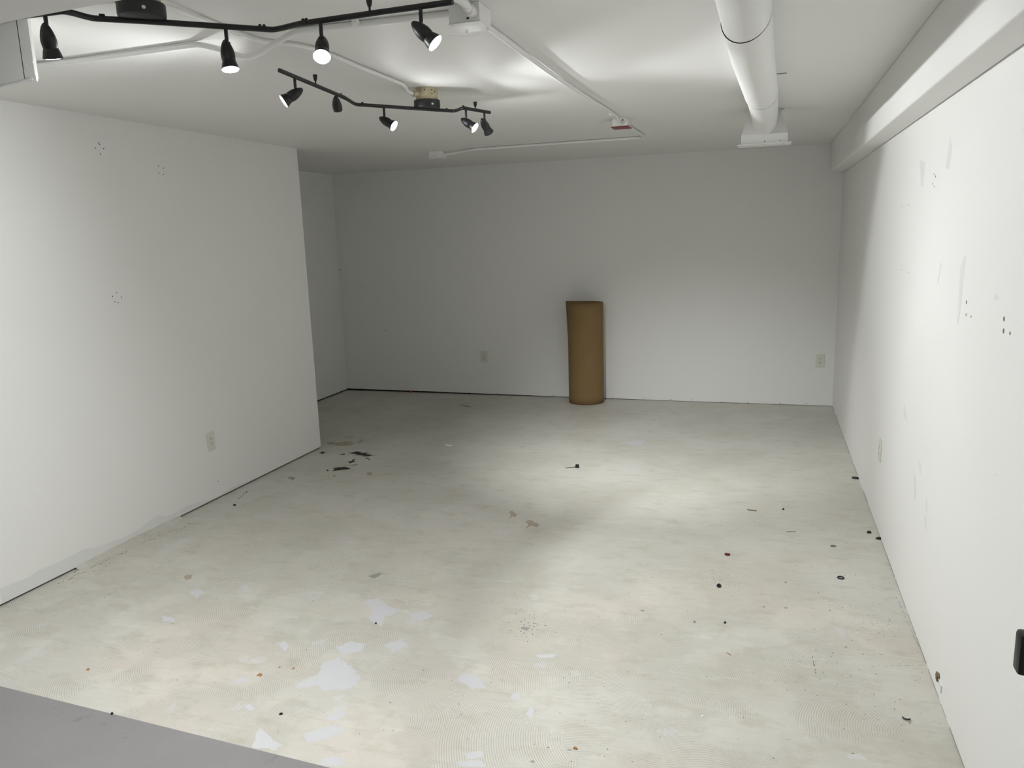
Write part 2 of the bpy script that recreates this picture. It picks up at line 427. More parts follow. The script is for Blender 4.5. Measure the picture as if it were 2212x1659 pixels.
dashes((1880, 1440), (2010, 1435), 9, .9, .0008, 'greyst'); dashes((1800, 1408), (1770, 1470), 10, .6, .002, 'greyst', j=6)
dashes((1755, 1420), (1762, 1455), 8, .9, .0018, 'stain', j=2)
# grey strips painting crevice shadow and dirt at the foot of the right wall
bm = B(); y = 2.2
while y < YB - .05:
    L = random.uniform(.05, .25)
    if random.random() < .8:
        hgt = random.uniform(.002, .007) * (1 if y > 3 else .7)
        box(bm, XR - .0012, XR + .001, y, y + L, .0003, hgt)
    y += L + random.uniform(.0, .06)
obj('crevice_shadow_dirt', bm, 'greyst', wall_right)
# torn hole low in the right wall
p = atX(2027, 1463, XR)
bm = B(); flat(bm, jag([atX(*q, XR) for q in [(2024, 1452), (2029, 1455), (2031, 1470), (2029, 1474), (2022, 1468)]], 4, .2), (-1, 0, 0), .003)
obj('torn_hole', bm, 'brown', wall_right)
bm = B(); flat(bm, jag([atX(*q, XR) for q in [(2026, 1462), (2029, 1463), (2030, 1471), (2026, 1472)]], 3, .2), (-1, 0, 0), .0045)
obj('torn_hole', bm, 'stain', wall_right)
bm = B(); flat(bm, jag([atX(*q, XR) for q in [(2030, 1466), (2036, 1482), (2034, 1498), (2031, 1480)]], 3, .1), (-1, 0, 0), .004)
obj('torn_paper', bm, 'scuff', wall_right)

# ------------------------------------------------------------------ floor stains and bare patches
def stain(pts, mat, n=6, amp=.16, th=.0006, name='floor_stain'):
    bm = B(); flat(bm, jag([atZ(*q, 0) for q in pts], n, amp), (0, 0, 1), th); obj(name, bm, mat, floor)
S = 140 / 1936.0
def near_corner(l): return [(680 + x * S, 920 + y * S) for x, y in l]
stain(near_corner([(135, 820), (230, 760), (320, 800), (240, 838)]), 'stain', 4, .15)
stain(near_corner([(730, 860), (880, 825), (920, 850), (810, 870)]), 'stain', 4, .12)
stain(near_corner([(1000, 815), (1230, 765), (1420, 780), (1330, 815), (1640, 795), (1520, 835), (1770, 880), (1560, 910), (1420, 870), (1180, 880), (1280, 850)]), 'stain', 4, .1)
stain(near_corner([(1480, 985), (1560, 950), (1675, 1015), (1630, 1025), (1580, 990)]), 'brown', 4, .08)
stain(near_corner([(1350, 880), (1500, 870), (1540, 930), (1430, 905)]), 'brown', 4, .1, .0005)
stain(near_corner([(980, 1070), (1110, 1050), (1130, 1000), (1235, 995), (1150, 1030), (1205, 1065), (1110, 1090), (1040, 1130), (1030, 1085)]), 'stain', 4, .08)
stain(near_corner([(545, 1270), (700, 1235), (930, 1230), (1075, 1275), (1000, 1300), (720, 1325), (500, 1355), (590, 1315)]), 'stain', 5, .1)
stain(near_corner([(340, 1305), (420, 1320), (390, 1355), (360, 1345)]), 'stain', 3, .2)
stain(near_corner([(845, 1210), (920, 1190), (900, 1210)]), 'stain', 3, .1)
stain(near_corner([(510, 1495), (630, 1480), (600, 1505)]), 'brown', 4, .1)
stain(near_corner([(370, 1592), (465, 1580), (430, 1600)]), 'greyst', 3, .1)
stain(near_corner([(1010, 1185), (1200, 1160), (1290, 1145), (1210, 1180)]), 'brown', 3, .1)
stain(near_corner([(350, 490), (620, 485), (540, 560), (440, 560), (350, 535)]), 'tan', 5, .06)
stain(near_corner([(560, 560), (680, 490), (950, 470), (1000, 480), (1130, 450), (1060, 500), (1240, 510), (1050, 580), (820, 600), (640, 590)]), 'tan', 5, .06)
stain(near_corner([(880, 345), (1000, 320), (1220, 325), (1150, 340), (1000, 335)]), 'greyst', 4, .06)
stain(near_corner([(1220, 515), (1380, 440), (1390, 395), (1445, 420), (1430, 465), (1340, 505)]), 'greyst', 4, .06)
stain(near_corner([(1550, 1400), (1650, 1378), (1745, 1425), (1650, 1478), (1560, 1450)]), 'tan', 4, .04, .0004)
for q in [(1150, 1133, 16), (1108, 1112, 9)]:
    x, y, s_ = q
    stain([(x - s_, y - 7), (x - s_ * .3, y - 9), (x + s_, y), (x + s_ * .6, y + 6), (x - s_ * .2, y + 3), (x - s_, y + 10), (x - s_ * .5, y)], 'tan', 4, .12)
stain([(993, 874), (1010, 877), (1020, 880), (1004, 878)], 'brown', 3, .1)
stain([(795, 1245), (818, 1237), (826, 1240), (808, 1250)], 'greyst', 4, .1)
for x, y, s_ in [(190, 1446, 5), (561, 1458, 7), (604, 1441, 3), (633, 1444, 4)]:
    stain([(x - s_, y + 2), (x, y - s_ * .6), (x + s_, y - 1), (x + s_ * .4, y + s_ * .5)], 'orange', 4, .2)
stain([(398, 1243), (416, 1241), (413, 1250), (402, 1254)], 'tan', 4, .2, .0004)
for x, y, s_ in [(1697, 1258, 4), (1697, 1313, 5), (1388, 1319, 5), (1793, 1319, 3), (1827, 1398, 4), (1864, 1413, 3), (1650, 1311, 4), (630, 1033, 9), (1135, 1358, 9), (1230, 1660 - 40, 5), (1150, 1645, 6)]:
    stain([(x - s_, y), (x - s_ * .2, y - s_ * .5), (x + s_, y - s_ * .1), (x + s_ * .3, y + s_ * .5)], 'greyst', 4, .15)
# white bare patches
for pts in [[(640, 1480), (690, 1452), (700, 1428), (735, 1416), (760, 1442), (775, 1462), (765, 1492), (720, 1493), (680, 1485)],
            [(788, 1300), (815, 1292), (835, 1305), (862, 1318), (838, 1330), (822, 1350), (795, 1340), (806, 1318)],
            [(725, 1398), (760, 1385), (790, 1390), (778, 1408), (740, 1412)], [(828, 1395), (868, 1380), (880, 1395), (850, 1408)],
            [(985, 1465), (1000, 1452), (1040, 1466), (1052, 1485), (1020, 1488)], [(1105, 1500), (1122, 1495), (1124, 1510), (1104, 1510)],
            [(1137, 1540), (1150, 1522), (1153, 1535), (1147, 1555)], [(655, 1585), (700, 1572), (730, 1562), (745, 1580), (720, 1592), (690, 1600), (665, 1605)],
            [(545, 1612), (560, 1575), (575, 1580), (590, 1600), (612, 1610), (595, 1620), (560, 1618)], [(525, 1525), (540, 1521), (553, 1530), (540, 1535)],
            [(690, 1642), (720, 1635), (745, 1640), (740, 1655), (700, 1655)], [(405, 1278), (430, 1273), (442, 1280), (425, 1292)], [(350, 1330), (375, 1335), (378, 1343), (352, 1342)],
            [(885, 1328), (915, 1318), (935, 1330), (915, 1340), (890, 1340)], [(1160, 1415), (1205, 1412), (1195, 1420), (1165, 1422)],
            [(600, 1390), (615, 1385), (625, 1395), (615, 1408)], [(500, 1470), (525, 1463), (540, 1470), (515, 1475)],
            [(1000, 1628), (1040, 1622), (1045, 1635), (1010, 1640)], [(990, 1645), (1040, 1642), (1045, 1658), (995, 1656)],
            [(1340, 958), (1370, 950), (1400, 953), (1380, 962)], [(700, 1552), (735, 1535), (745, 1545), (725, 1558)]]:
    stain(pts, 'patchw', 8, .17, .00025, 'bare_patch')

# ================================================================== outlets
def outlet(p, n, label):
    n = Vector(n); sx = Vector((0, 0, 1)).cross(n).normalized()
    Rm = Matrix((sx, n, Vector((0, 0, 1)))).transposed()
    t = thing('wall_outlet', p, label, 'outlet', None)
    def part(nm, bx, mat, par=None, bev=0):
        bm = B(); box(bm, *bx, bev, Rm, p); return obj(nm, bm, mat, par or t)
    # local y points out of the wall
    part('cover_plate', (-.036, .036, 0.0002, .006, -.0585, .0585), 'plate', bev=.0025)
    ins = part('receptacle', (-.0168, .0168, .004, .0075, -.0335, .0335), 'plate', bev=.001)
    for s_ in (.0175, -.0145):
        part('slot', (-.0085, -.0060, .006, .0079, s_ - .002, s_ + .0065), 'dark', ins)
        part('slot', (.0060, .0085, .006, .0079, s_ - .002, s_ + .0065), 'dark', ins)
        c = Vector(p) + Rm @ Vector((0, .0079, s_ - .0085))
        obj('slot', lathe(B(), [(.0030, -.002), (.0030, 0)], c, n, 10), 'dark', ins)
    for s_ in (.048, -.048):
        c = Vector(p) + Rm @ Vector((0, .006, s_)); obj('plate_screw', lathe(B(), [(.003, -.001), (.003, .0007), (.0015, .0012)], c, n, 10), 'plate', t)
outlet(atY(1046, 770.5, YB), (0, -1, 0), 'ivory duplex outlet on the far wall between alcove corner and paper roll')
outlet(atY(1771.5, 779, YB), (0, -1, 0), 'ivory duplex outlet on the far wall next to the scuffed wall')
outlet(atX(455, 953, XP), (1, 0, 0), 'ivory duplex outlet low on the partition wall')
outlet(atX(1902, 973, XR), (-1, 0, 0), 'ivory duplex outlet low on the scuffed wall under the beam')

# ================================================================== kraft paper roll
rx, ry, cx, cy, hr = .170, .156, -1.592, 7.119, .945
t = thing('paper_roll', (cx, cy, 0), 'loose brown kraft paper roll standing on end against the far wall', 'paper roll')
def roll_pt(s_, v):
    """s_<0: free flap running off tangentially behind; s_>=0: angle from the back round the right side"""
    if s_ < 0:
        wob = .004 * math.sin(v * 11) * (1 - v)
        return Vector((s_ * (rx + .010 + .042 * v + wob), ry + .004 * -s_, 0))
    k = 1 - .058 * s_ / (2 * math.pi) - (0.03 if s_ > 1.9 * math.pi else 0) * min(1, (s_ - 1.9 * math.pi) / 1.0)
    return Vector((math.sin(s_) * rx * k, math.cos(s_) * ry * k, 0))
bm = B(); rows = []
params = [-1 + i / 10 for i in range(10)] + [i * 2 * math.pi / 40 for i in range(40 * 6 + 1)]
NV = 14
for j in range(NV + 1):
    v_ = j / NV; lean = Vector((.0 * v_, 0, 0))
    rows.append([bm.verts.new(Vector((cx, cy, .001 + hr * v_)) + roll_pt(s_, v_) + lean) for s_ in params])
for a, b in zip(rows, rows[1:]):
    for i in range(len(params) - 1): bm.faces.new((a[i], a[i + 1], b[i + 1], b[i]))
ro = obj('paper_sheet', bm, 'paper', t, True)
md = ro.modifiers.new('thick', 'SOLIDIFY'); md.thickness = .0016; md.offset = 0

# ================================================================== track lights
KR, KA = .86, .74
_H = [(.0012, 0), (.006, .003), (.0115, .012), (.0165, .025), (.0205, .042), (.0222, .056), (.0218, .068), (.0205, .079), (.0198, .0805)]
_B = [(.0192, .079), (.0203, .081), (.0222, .0875), (.0246, .097), (.0262, .105), (.0275, .109), (.0278, .1115), (.0262, .1125)]
HEAD = [(r * KR, t * KA) for r, t in _H]; BELL = [(r * KR, t * KA) for r, t in _B]
def head(track, mount, stem_len, tail_px, mouth_px, s_, lit=True, bell=True, stem_tilt=(0, 0), power=1.0, angle=BEAM_ANGLE, blend=.35):
    """mount: point on the rail; axis from its picture direction and how far it turns to the viewer"""
    P = mount + Vector((stem_tilt[0], stem_tilt[1], -stem_len))
    vdir = (P - CAM).normalized()
    rr = (RT - vdir * RT.dot(vdir)).normalized(); uu = vdir.cross(rr) * -1
    if uu.dot(UP) < 0: uu = -uu
    dx, dy = mouth_px[0] - tail_px[0], -(mouth_px[1] - tail_px[1]); L = math.hypot(dx, dy)
    a = ((rr * dx + uu * dy) / L * math.sqrt(1 - s_ * s_) - vdir * s_).normalized()
    up = Vector((0, 0, 1)); n = up - a * up.dot(a)
    if n.length > .45: n.normalize(); org = P - n * .0135 - a * .022
    else:
        n = n.normalized() if n.length > .05 else Vector((0, 0, 0)); org = P - n * .008 - a * .012
    h = obj('lamp_head', lathe(B(), HEAD if bell else HEAD[:-1] + [(.0195 * KR, .082 * KA)], org, a, 28), 'black', track, True)
    st = obj('stem', tube(B(), [mount - Vector((0, 0, .004)), mount.lerp(P, .5), P + Vector((0, 0, .004)), P], [.0052, .0052, .0052, .0036], 12), 'black', h, True)
    kn = obj('knuckle', lathe(B(), [(.0036, -.008), (.0036, .008)], P - Vector((0, 0, .001)), a.cross(up) if a.cross(up).length > .1 else rr, 12), 'black', h, True)
    for c in (st, kn): c.matrix_parent_inverse = Matrix.Identity(4)
    if bell:
        b = obj('bezel', lathe(B(), BELL, org, a, 32, False), 'black', h, True); b.matrix_parent_inverse = Matrix.Identity(4)
    if lit:
        ln = obj('lens', lathe(B(), [(.0262 * KR, .1108 * KA), (.0220 * KR, .1132 * KA), (.002, .1142 * KA)], org, a, 18), 'lens', h, True)
        ln.matrix_parent_inverse = Matrix.Identity(4)
        sd = bpy.data.lights.new('led_beam', 'SPOT'); sd.energy = BEAM_POWER * power; sd.spot_size = math.radians(angle); sd.spot_blend = blend
        sd.shadow_soft_size = .018; sd.color = (.965, .985, 1.0)
        so = bpy.data.objects.new('led_beam', sd); COL.objects.link(so)
        so.parent = h
        so.location = org + a * (.1142 * KA + .003); so.rotation_euler = (-a).to_track_quat('Z', 'Y').to_euler()
    return h

def cup(track, p):
    obj('stabiliser_post', lathe(B(), [(.003, 0), (.003, .010), (.005, .012), (.0075, .020), (.0085, .030), (.0085, .033)], p, (0, 0, 1), 14), 'black', track, True)
def rails(track, segs, z, r=.0075):
    """three straight tubes joined by swan-neck links"""
    for pts in segs:
        obj('rail', tube(B(), round_path(pts, .05), r, 14), 'black', track, True)
def nub(track, p):
    bm = B(); lathe(bm, [(.0045, 0), (.0045, .0095), (.003, .0115)], p, (0, 0, 1), 10)
    obj('set_screw', bm, 'black', track, True)

def canopy(track, c, zr, screw_px):
    z0 = zr + .002
    obj('canopy', lathe(B(), [(.053, z0), (.058, z0 + .003), (.0595, z0 + .008), (.0595, z0 + .034), (.0575, z0 + .036)], (c.x, c.y, 0), (0, 0, 1), 48), 'black', track, True)
    d = ray(*screw_px).normalized(); o = CAM - Vector((c.x, c.y, 0))
    A = d.x ** 2 + d.y ** 2; Bq = 2 * (o.x * d.x + o.y * d.y); C = o.x ** 2 + o.y ** 2 - .0595 ** 2
    tt = (-Bq - math.sqrt(max(0, Bq * Bq - 4 * A * C))) / (2 * A); p = CAM + d * tt
    n = Vector((p.x - c.x, p.y - c.y, 0)).normalized(); p.z = max(z0 + .012, min(z0 + .03, p.z))
    obj('canopy_screw', lathe(B(), [(.0045, -.002), (.0048, .0015), (.003, .003)], p, n, 12), 'steel', track, True)
    return z0 + .036

# near track
ZN = 2.165
PN = lambda x, y: atZ(x, y, ZN)
c1 = PN(308, 42.5); c1.z = ZN
tn = thing('track_light', (c1.x, c1.y, ZN), 'black bent-rail track light half hidden by the soffit', 'track light')
le = PN(140, 23); hid = Vector((-1.93, le.y - .02, ZN))
rails(tn, [[hid, PN(118, 26), le, PN(196, 39), PN(212, 40)], [PN(206, 40), PN(300, 45), PN(586, 64)], [PN(580, 63.5), PN(596, 64), PN(648, 51), PN(664, 48.5)], [PN(656, 50), PN(978, 4)]], ZN)
for q in [(218, 40), (224, 40.5), (562, 62), (571, 62.5), (655, 50), (662, 49)]: nub(tn, PN(*q))
zt = canopy(tn, c1, ZN, (310, 15))
cup(tn, PN(799, 28) + Vector((0, 0, .004)))
head(tn, PN(97, 30), .032, (98, 45), (100, 118), -.05, power=1.1, angle=112, blend=.8)
head(tn, PN(487, 58), .040, (490, 80), (493, 143), .40, power=.9, angle=135, blend=1.0)
head(tn, PN(692, 45), .042, (699, 80), (694, 119), .80, power=.8, angle=125, blend=1.0)
head(tn, PN(908, 14), .040, (885, 41), (937, 86), .40, power=.2)
# far track
ZF = 2.16
PF = lambda x, y: atZ(x, y, ZF)
c2 = PF(923, 236); c2.z = ZF
tf = thing('track_light', (c2.x, c2.y, ZF), 'black S-shaped track light with a whole rail in view under a beige box', 'track light')
rails(tf, [[PF(604, 152), PF(745, 211)], [PF(738, 208.5), PF(750, 214), PF(768, 226), PF(790, 227)], [PF(784, 226.6), PF(972, 239.5)], [PF(965, 239), PF(984, 240), PF(1000, 232.5), PF(1012, 235)], [PF(1006, 234), PF(1058, 243)]], ZF)
for q in [(737, 208), (783, 226), (965, 239), (1001, 233)]: nub(tf, PF(*q))
zt2 = canopy(tf, c2, ZF, (934, 224))
cup(tf, PF(682, 184) + Vector((0, 0, .004))); cup(tf, PF(1027, 238) + Vector((0, 0, .004)))
head(tf, PF(636, 166), .040, (654, 190), (613, 214), .16, power=1.35, angle=138, blend=1.0)
head(tf, PF(727, 204), .022, (727, 212), (731, 246), -.30, False, False)
head(tf, PF(829, 231), .042, (818, 252), (855, 273), .48, power=1.1, angle=100, blend=.2)
head(tf, PF(1006, 235), .042, (998, 254), (1031, 275), .42, power=1.1, angle=100, blend=.2)
head(tf, PF(1046, 241), .040, (1043, 254), (1061, 287), -.47, power=4.2, angle=72, blend=1.0)

# ------------------------------------------------------------------ beige round ceiling boxes
def round_box(c, z0, label, arms):
    t = thing('ceiling_box', (c.x, c.y, z0), label, 'electrical box')
    obj('box_body', lathe(B(), [(.049, z0 + .0003), (.049, H - .0003)], (c.x, c.y, 0), (0, 0, 1), 32), 'beige', t, True)
    vd = (CAM - Vector((c.x, c.y, 0))); base_a = math.atan2(vd.y, vd.x)
    for da, f in ((.52, .45), (.52, .75), (.8, .6), (-.15, .75)):
        a = base_a + da; n = Vector((math.cos(a), math.sin(a), 0))
        obj('knockout', lathe(B(), [(.0028, -.002), (.0028, .0006)], Vector((c.x, c.y, z0 + (H - z0) * f)) + n * .049, n, 8), 'dark', t)
    for d in arms:
        d = Vector(d).normalized(); p = Vector((c.x, c.y, z0 + (H - z0) * .42)) + d * .045
        obj('connector', lathe(B(), [(.0155, 0), (.0155, .006), (.012, .007), (.012, .022), (.014, .023), (.014, .034)], p, d, 16), 'beige', t, True)
    return t
c2a = Vector((-1, -.12, 0)); c2b = Vector((-.35, .95, 0))
round_box(c1, zt, 'beige round ceiling box above the near track light', [(-1, .1, 0), (-.2, 1, 0)])
round_box(c2, zt2, 'beige round ceiling box above the S-shaped track light', [(-.42, -.9, .0)])

# ------------------------------------------------------------------ conduits on the ceiling
CR = .0095; CZ = H - CR - .0015
def conduit(name_label, pts, r=CR, straps=(), smooth=True):
    t = thing('conduit', Vector(pts[0]), name_label, 'conduit')
    obj('pipe', tube(B(), smooth_path(pts, 5) if smooth else round_path(pts, .05), r, 14), 'white', t, True)
    for p, d in straps:
        d = Vector(d).normalized(); p = Vector(p)
        bm = B(); lathe(bm, [(r + .0018, -.008), (r + .0018, .008)], p, d, 14)
        s_ = Vector((0, 0, 1)).cross(d).normalized()
        box(bm, -.0, .0, 0, 0, 0, 0) if False else None
        o = obj('strap', bm, 'white', t, True)
    return t
pc = lambda x, y, z=None: atZ(x, y, CZ if z is None else z)
a0 = pc(82, 143); yc = a0.y
j1 = [atZ(*q, 2.195) for q in [(971, 52), (1037, 46), (1062, 64), (995, 70)]]
jx0, jx1, jy0, jy1 = -.902, -.806, 2.272, 2.374
pA = [(-3.26, 2.315, CZ), (-2.6, 2.318, CZ), (-2.1, 2.316, CZ), (-1.86, 2.31, CZ), (-1.80, 2.31, CZ - .003), (-1.72, 2.312, CZ - .026), (-1.655, 2.318, CZ - .05), (-1.60, 2.318, CZ - .05), (-1.52, 2.31, CZ - .026), (-1.44, 2.305, CZ - .003), (-1.38, 2.305, CZ), (-1.15, 2.315, CZ), (jx0 - .001, 2.325, CZ)]
conduit('white conduit with a saddle bend crossing another pipe, running to the square box', pA, straps=[((pc(768, 48)), (1, .02, 0))])
cb = Vector((c1.x, c1.y, 0))
zb1 = zt + (H - zt) * .42; zb2 = zt2 + (H - zt2) * .42
dd = Vector((-.42, -.9, 0)).normalized(); e2 = Vector((c2.x, c2.y, zb2)) + dd * .079
d1 = Vector((-.2, 1, 0)).normalized(); e1 = Vector((c1.x, c1.y, zb1)) + d1 * .079
conduit('thin white conduit joining the two beige round ceiling boxes', [e1, e1 + d1 * .02 + Vector((0, 0, .006)), pc(452, 47), pc(505, 69), pc(570, 90), pc(640, 98), pc(700, 113), pc(780, 146), pc(866, 181), e2 + dd * .03 + Vector((0, 0, .006)), e2], r=.0075, straps=[(pc(868, 182), (0, 1, 0))])
d0 = Vector((-1, .1, 0)).normalized(); e0 = Vector((c1.x, c1.y, zb1)) + d0 * .079
conduit('short white conduit leaving the near beige box toward the soffit', [e0, e0 + d0 * .05 + Vector((0, 0, .006)), (-1.80, 1.80, CZ), (-1.95, 1.70, CZ), (-2.4, 1.62, CZ)], r=.0085)
conduit('long straight white conduit from the square box to the red box', [(-.862, jy1 + .001, CZ), (-.865, 2.7, CZ), (-.872, 3.4, CZ), (-.86, 4.0, CZ), (-.845, 4.52, CZ), (-.846, 4.70, CZ - .004), (-.85, 4.80, CZ - .02), (-.852, 4.835, CZ - .022)], straps=[((-.855, 4.56, CZ), (0, 1, 0))])
conduit('white conduit turning the corner from the red box to the small ceiling box', [(-.853, 4.945, CZ), (-.85, 5.25, CZ), (-.845, 5.70, CZ), (-.868, 5.79, CZ), (-.93, 5.815, CZ), (-1.5, 5.818, CZ), (-2.1, 5.83, CZ), (-2.22, 5.86, CZ), (-2.33, 5.905, CZ - .008), (-2.434, 5.915, CZ - .016)])
conduit('thick white pipe entering the square ceiling box from the soffit side', [(-.822, 1.35, 2.228), (-.822, 2.12, 2.228), (-.826, 2.22, 2.224), (-.828, jy0 - .001, 2.222)], r=.0125, straps=[((-.827, 2.245, 2.2235), (0, 1, 0))])

# square junction box
t = thing('junction_box', ((jx0 + jx1) / 2, (jy0 + jy1) / 2, 2.195), 'white painted square junction box on ceiling at the conduit crossing', 'electrical box')
obj('box_body', box(B(), jx0, jx1, jy0, jy1, 2.197, H - .0003, .002), 'white', t)
obj('cover_plate', box(B(), jx0 - .002, jx1 + .002, jy0 - .002, jy1 + .002, 2.194, 2.197, .001), 'white', t)
for x, y in ((jx0 + .008, jy0 + .010), (jx1 - .008, jy1 - .010), (jx0 + .02, jy1 - .006)):
    obj('cover_screw', lathe(B(), [(.004, 0), (.004, .002), (.002, .0032)], (x, y, 2.194), (0, 0, -1), 10), 'white', t)
obj('knockout', lathe(B(), [(.010, -.001), (.010, .0008), (.007, .001)], (jx1 - .02, jy0, 2.222 - .004), (0, -1, 0), 16), 'white', t)
obj('connector', lathe(B(), [(.016, 0), (.016, .012), (.0135, .013), (.0135, .03)], (-.862, jy1, CZ - .004), (0, 1, 0), 16), 'white', t, True)
obj('connector', lathe(B(), [(.017, 0), (.017, .01), (.015, .011), (.015, .028)], (-.828, jy0, 2.222), (0, -1, 0), 16), 'white', t, True)
obj('connector', lathe(B(), [(.0125, 0), (.0125, .012)], (jx0, 2.325, CZ - .003), (-1, 0, 0), 16), 'white', t, True)
obj('knockout_dark', box(B(), jx1 - .04, jx1 - .033, jy0 - .0008, jy0 + .001, 2.204, 2.209), 'dark', t)
# red bottomed box
t = thing('junction_box', (-.852, 4.885, 2.2), 'white ceiling box with a dark red cover plate', 'electrical box')
obj('box_body', box(B(), -.899, -.805, 4.838, 4.942, 2.202, H - .0003, .003), 'white', t)
obj('cover_plate', box(B(), -.905, -.799, 4.832, 4.948, 2.197, 2.202, .0015), 'red', t)
obj('connector', lathe(B(), [(.014, 0), (.014, .03)], (-.852, 4.838, CZ - .02), (0, -1, 0), 14), 'white', t, True)
obj('knockout', lathe(B(), [(.007, -.001), (.007, .0008)], (-.836, 4.838, 2.238), (0, -1, 0), 14), 'greyst', t)
obj('cover_screw', lathe(B(), [(.004, 0), (.003, .002)], (-.87, 4.85, 2.197), (0, 0, -1), 10), 'red', t)
# small far box
t = thing('junction_box', (-2.49, 5.91, 2.2), 'small plain white ceiling box at the far conduit end', 'electrical box')
obj('box_body', box(B(), -2.548, -2.44, 5.862, 5.965, 2.199, H - .0003, .003), 'white', t)
obj('cover_plate', box(B(), -2.551, -2.437, 5.859, 5.968, 2.196, 2.199, .001), 'white', t)
for x, z in ((-2.518, 2.210), (-2.493, 2.212)): obj('knockout', lathe(B(), [(.003, -.001), (.003, .0008)], (x, 5.862, z), (0, -1, 0), 8), 'dark', t)
obj('connector', lathe(B(), [(.013, 0), (.013, .025)], (-2.44, 5.915, CZ - .016), (1, 0, 0), 14), 'white', t, True)
# cobweb strands by the square box
def web(pxs, z):
    return tube(B(), smooth_path([atZ(*q, z) for q in pxs], 4), .0005, 4)
o = obj('cobweb', web([(1039, 60), (1038, 70), (1033, 75), (1022, 77), (1007, 78), (985, 77), (969, 77)], 2.185), 'web')
tag(o, 'thin white cobweb strand hanging under the square junction box', 'cobweb')

# ================================================================== round duct with boot
ledge = [(1545, 0), (1563, 60), (1575, 120), (1595, 170), (1613, 215), (1623, 245), (1628, 283)]
redge = [(1665, 0), (1668, 60), (1675, 120), (1679, 170), (1682, 215), (1680, 245), (1676, 283)]
DZ = 2.17
ctr = []
for a, b in zip(ledge, redge):
    p, q = atZ(*a, DZ), atZ(*b, DZ); ctr.append(((p + q) / 2, abs(q.x - p.x) / 2))
t = thing('air_duct', (ctr[0][0].x, ctr[0][0].y, DZ), 'round white painted air duct along the ceiling ending in a boot', 'duct')
R0 = .070
path = [Vector((ctr[0][0].x - .004, 1.36, DZ))] + [c for c, r in ctr]
YBOOT = atZ(1652, 291, DZ - R0).y
yend = YBOOT + .05
path = [p for p in path if p.y < yend - .1]
last = path[-1]; path.append(Vector((last.x, yend, DZ)))
# joint rings are cut on a slant where the gores meet
def duct_piece(p0, p1, r, sl0=0, sl1=0, seg=36):
    bm = B(); d = (p1 - p0).normalized(); a, b, c = basis(d); rg = []
    for p, s_ in ((p0, sl0), (p1, sl1)):
        ring = []
        for i in range(seg):
            o = (a * math.cos(2 * math.pi * i / seg) + b * math.sin(2 * math.pi * i / seg)) * r
            ring.append(bm.verts.new(p + o + d * (o.x * s_)))
        rg.append(ring)
    for i in range(seg): bm.faces.new((rg[0][i], rg[0][(i + 1) % seg], rg[1][(i + 1) % seg], rg[1][i]))
    return bm
def along(y):
    for a, b in zip(path, path[1:]):
        if a.y <= y <= b.y: return a.lerp(b, (y - a.y) / (b.y - a.y))
    return path[-1]
joint1 = atZ(1605, 92, DZ - R0).y; joint2 = atZ(1640, 236, DZ - R0).y
def sect(y0, y1, r0, r1):
    ys = [y0] + [p.y for p in path if y0 + .02 < p.y < y1 - .02] + [y1]
    P = [along(y) for y in ys]; n = len(P)
    return tube(B(), P, [r0 + (r1 - r0) * i / (n - 1) for i in range(n)], 40, False)
SL = -.55
obj('duct_section', duct_piece(along(1.38), along(joint1 + .10), R0, 0, 0), 'white', t, True)
obj('seam', duct_piece(along(joint1) - Vector((0, .0035, 0)), along(joint1) + Vector((0, .004, 0)), R0 + .0012, SL, SL), 'dark', t, True)
obj('duct_section', duct_piece(along(joint1), along(2.62), R0 + .002, SL, 0), 'white', t, True)
obj('duct_section', sect(2.62, joint2, R0 + .002, R0 + .002), 'white', t, True)
obj('seam', duct_piece(along(joint2) - Vector((0, .006, 0)), along(joint2) + Vector((0, .004, 0)), R0 + .0022, .45, .45), 'greyst', t, True)
obj('duct_section', sect(joint2 - .03, yend, R0, R0 - .003), 'white', t, True)
# boot: a box with a sloping front that takes the duct, open downward with a flanged grille
e = along(yend); y0, zbb, zsh = YBOOT, 2.052, 2.104
bx0, bx1, dp = e.x - .127, e.x + .127, .12
bm = B()
A_ = [bm.verts.new(p) for p in ((bx0, y0, zbb), (bx1, y0, zbb), (bx1, y0 + dp, zbb), (bx0, y0 + dp, zbb))]
B_ = [bm.verts.new(p) for p in ((bx0, y0, zsh), (bx1, y0, zsh), (bx1, y0 + dp, zsh), (bx0, y0 + dp, zsh))]
C_ = [bm.verts.new(p) for p in ((e.x - .080, y0 + .055, H - .001), (e.x + .080, y0 + .055, H - .001), (e.x + .088, y0 + dp, H - .001), (e.x - .088, y0 + dp, H - .001))]
for P_, Q_ in ((A_, B_), (B_, C_)):
    for k in range(4): bm.faces.new((P_[k], P_[(k + 1) % 4], Q_[(k + 1) % 4], Q_[k]))
bm.faces.new(A_); bm.faces.new(C_)
obj('boot', bm, 'white', t)
fl = obj('grille_flange', box(B(), bx0 - .02, bx1 + .02, y0 - .02, y0 + dp + .02, zbb - .004, zbb, .001), 'white', t)
for i in range(12):
    x = bx0 + .008 + i * .021
    obj('grille_vane', box(B(), x, x + .003, y0 + .01, y0 + dp - .01, zbb - .0075, zbb - .004), 'white', fl)
for x in (e.x + .002, e.x + .085): obj('boot_screw', lathe(B(), [(.003, 0), (.002, .002)], (x, y0, zbb + .012), (0, -1, 0), 8), 'dark', t)
# ceiling hanger straps of the duct
for y, tag_ in ((3.85, 1), (4.98, 1)):
    c = along(y)
    bm = B(); box(bm, c.x + R0 * .8, c.x + R0 + .035, y - .008, y + .008, H - .0025, H - .0005)
    obj('hanger_strap', bm, 'greyst', t)

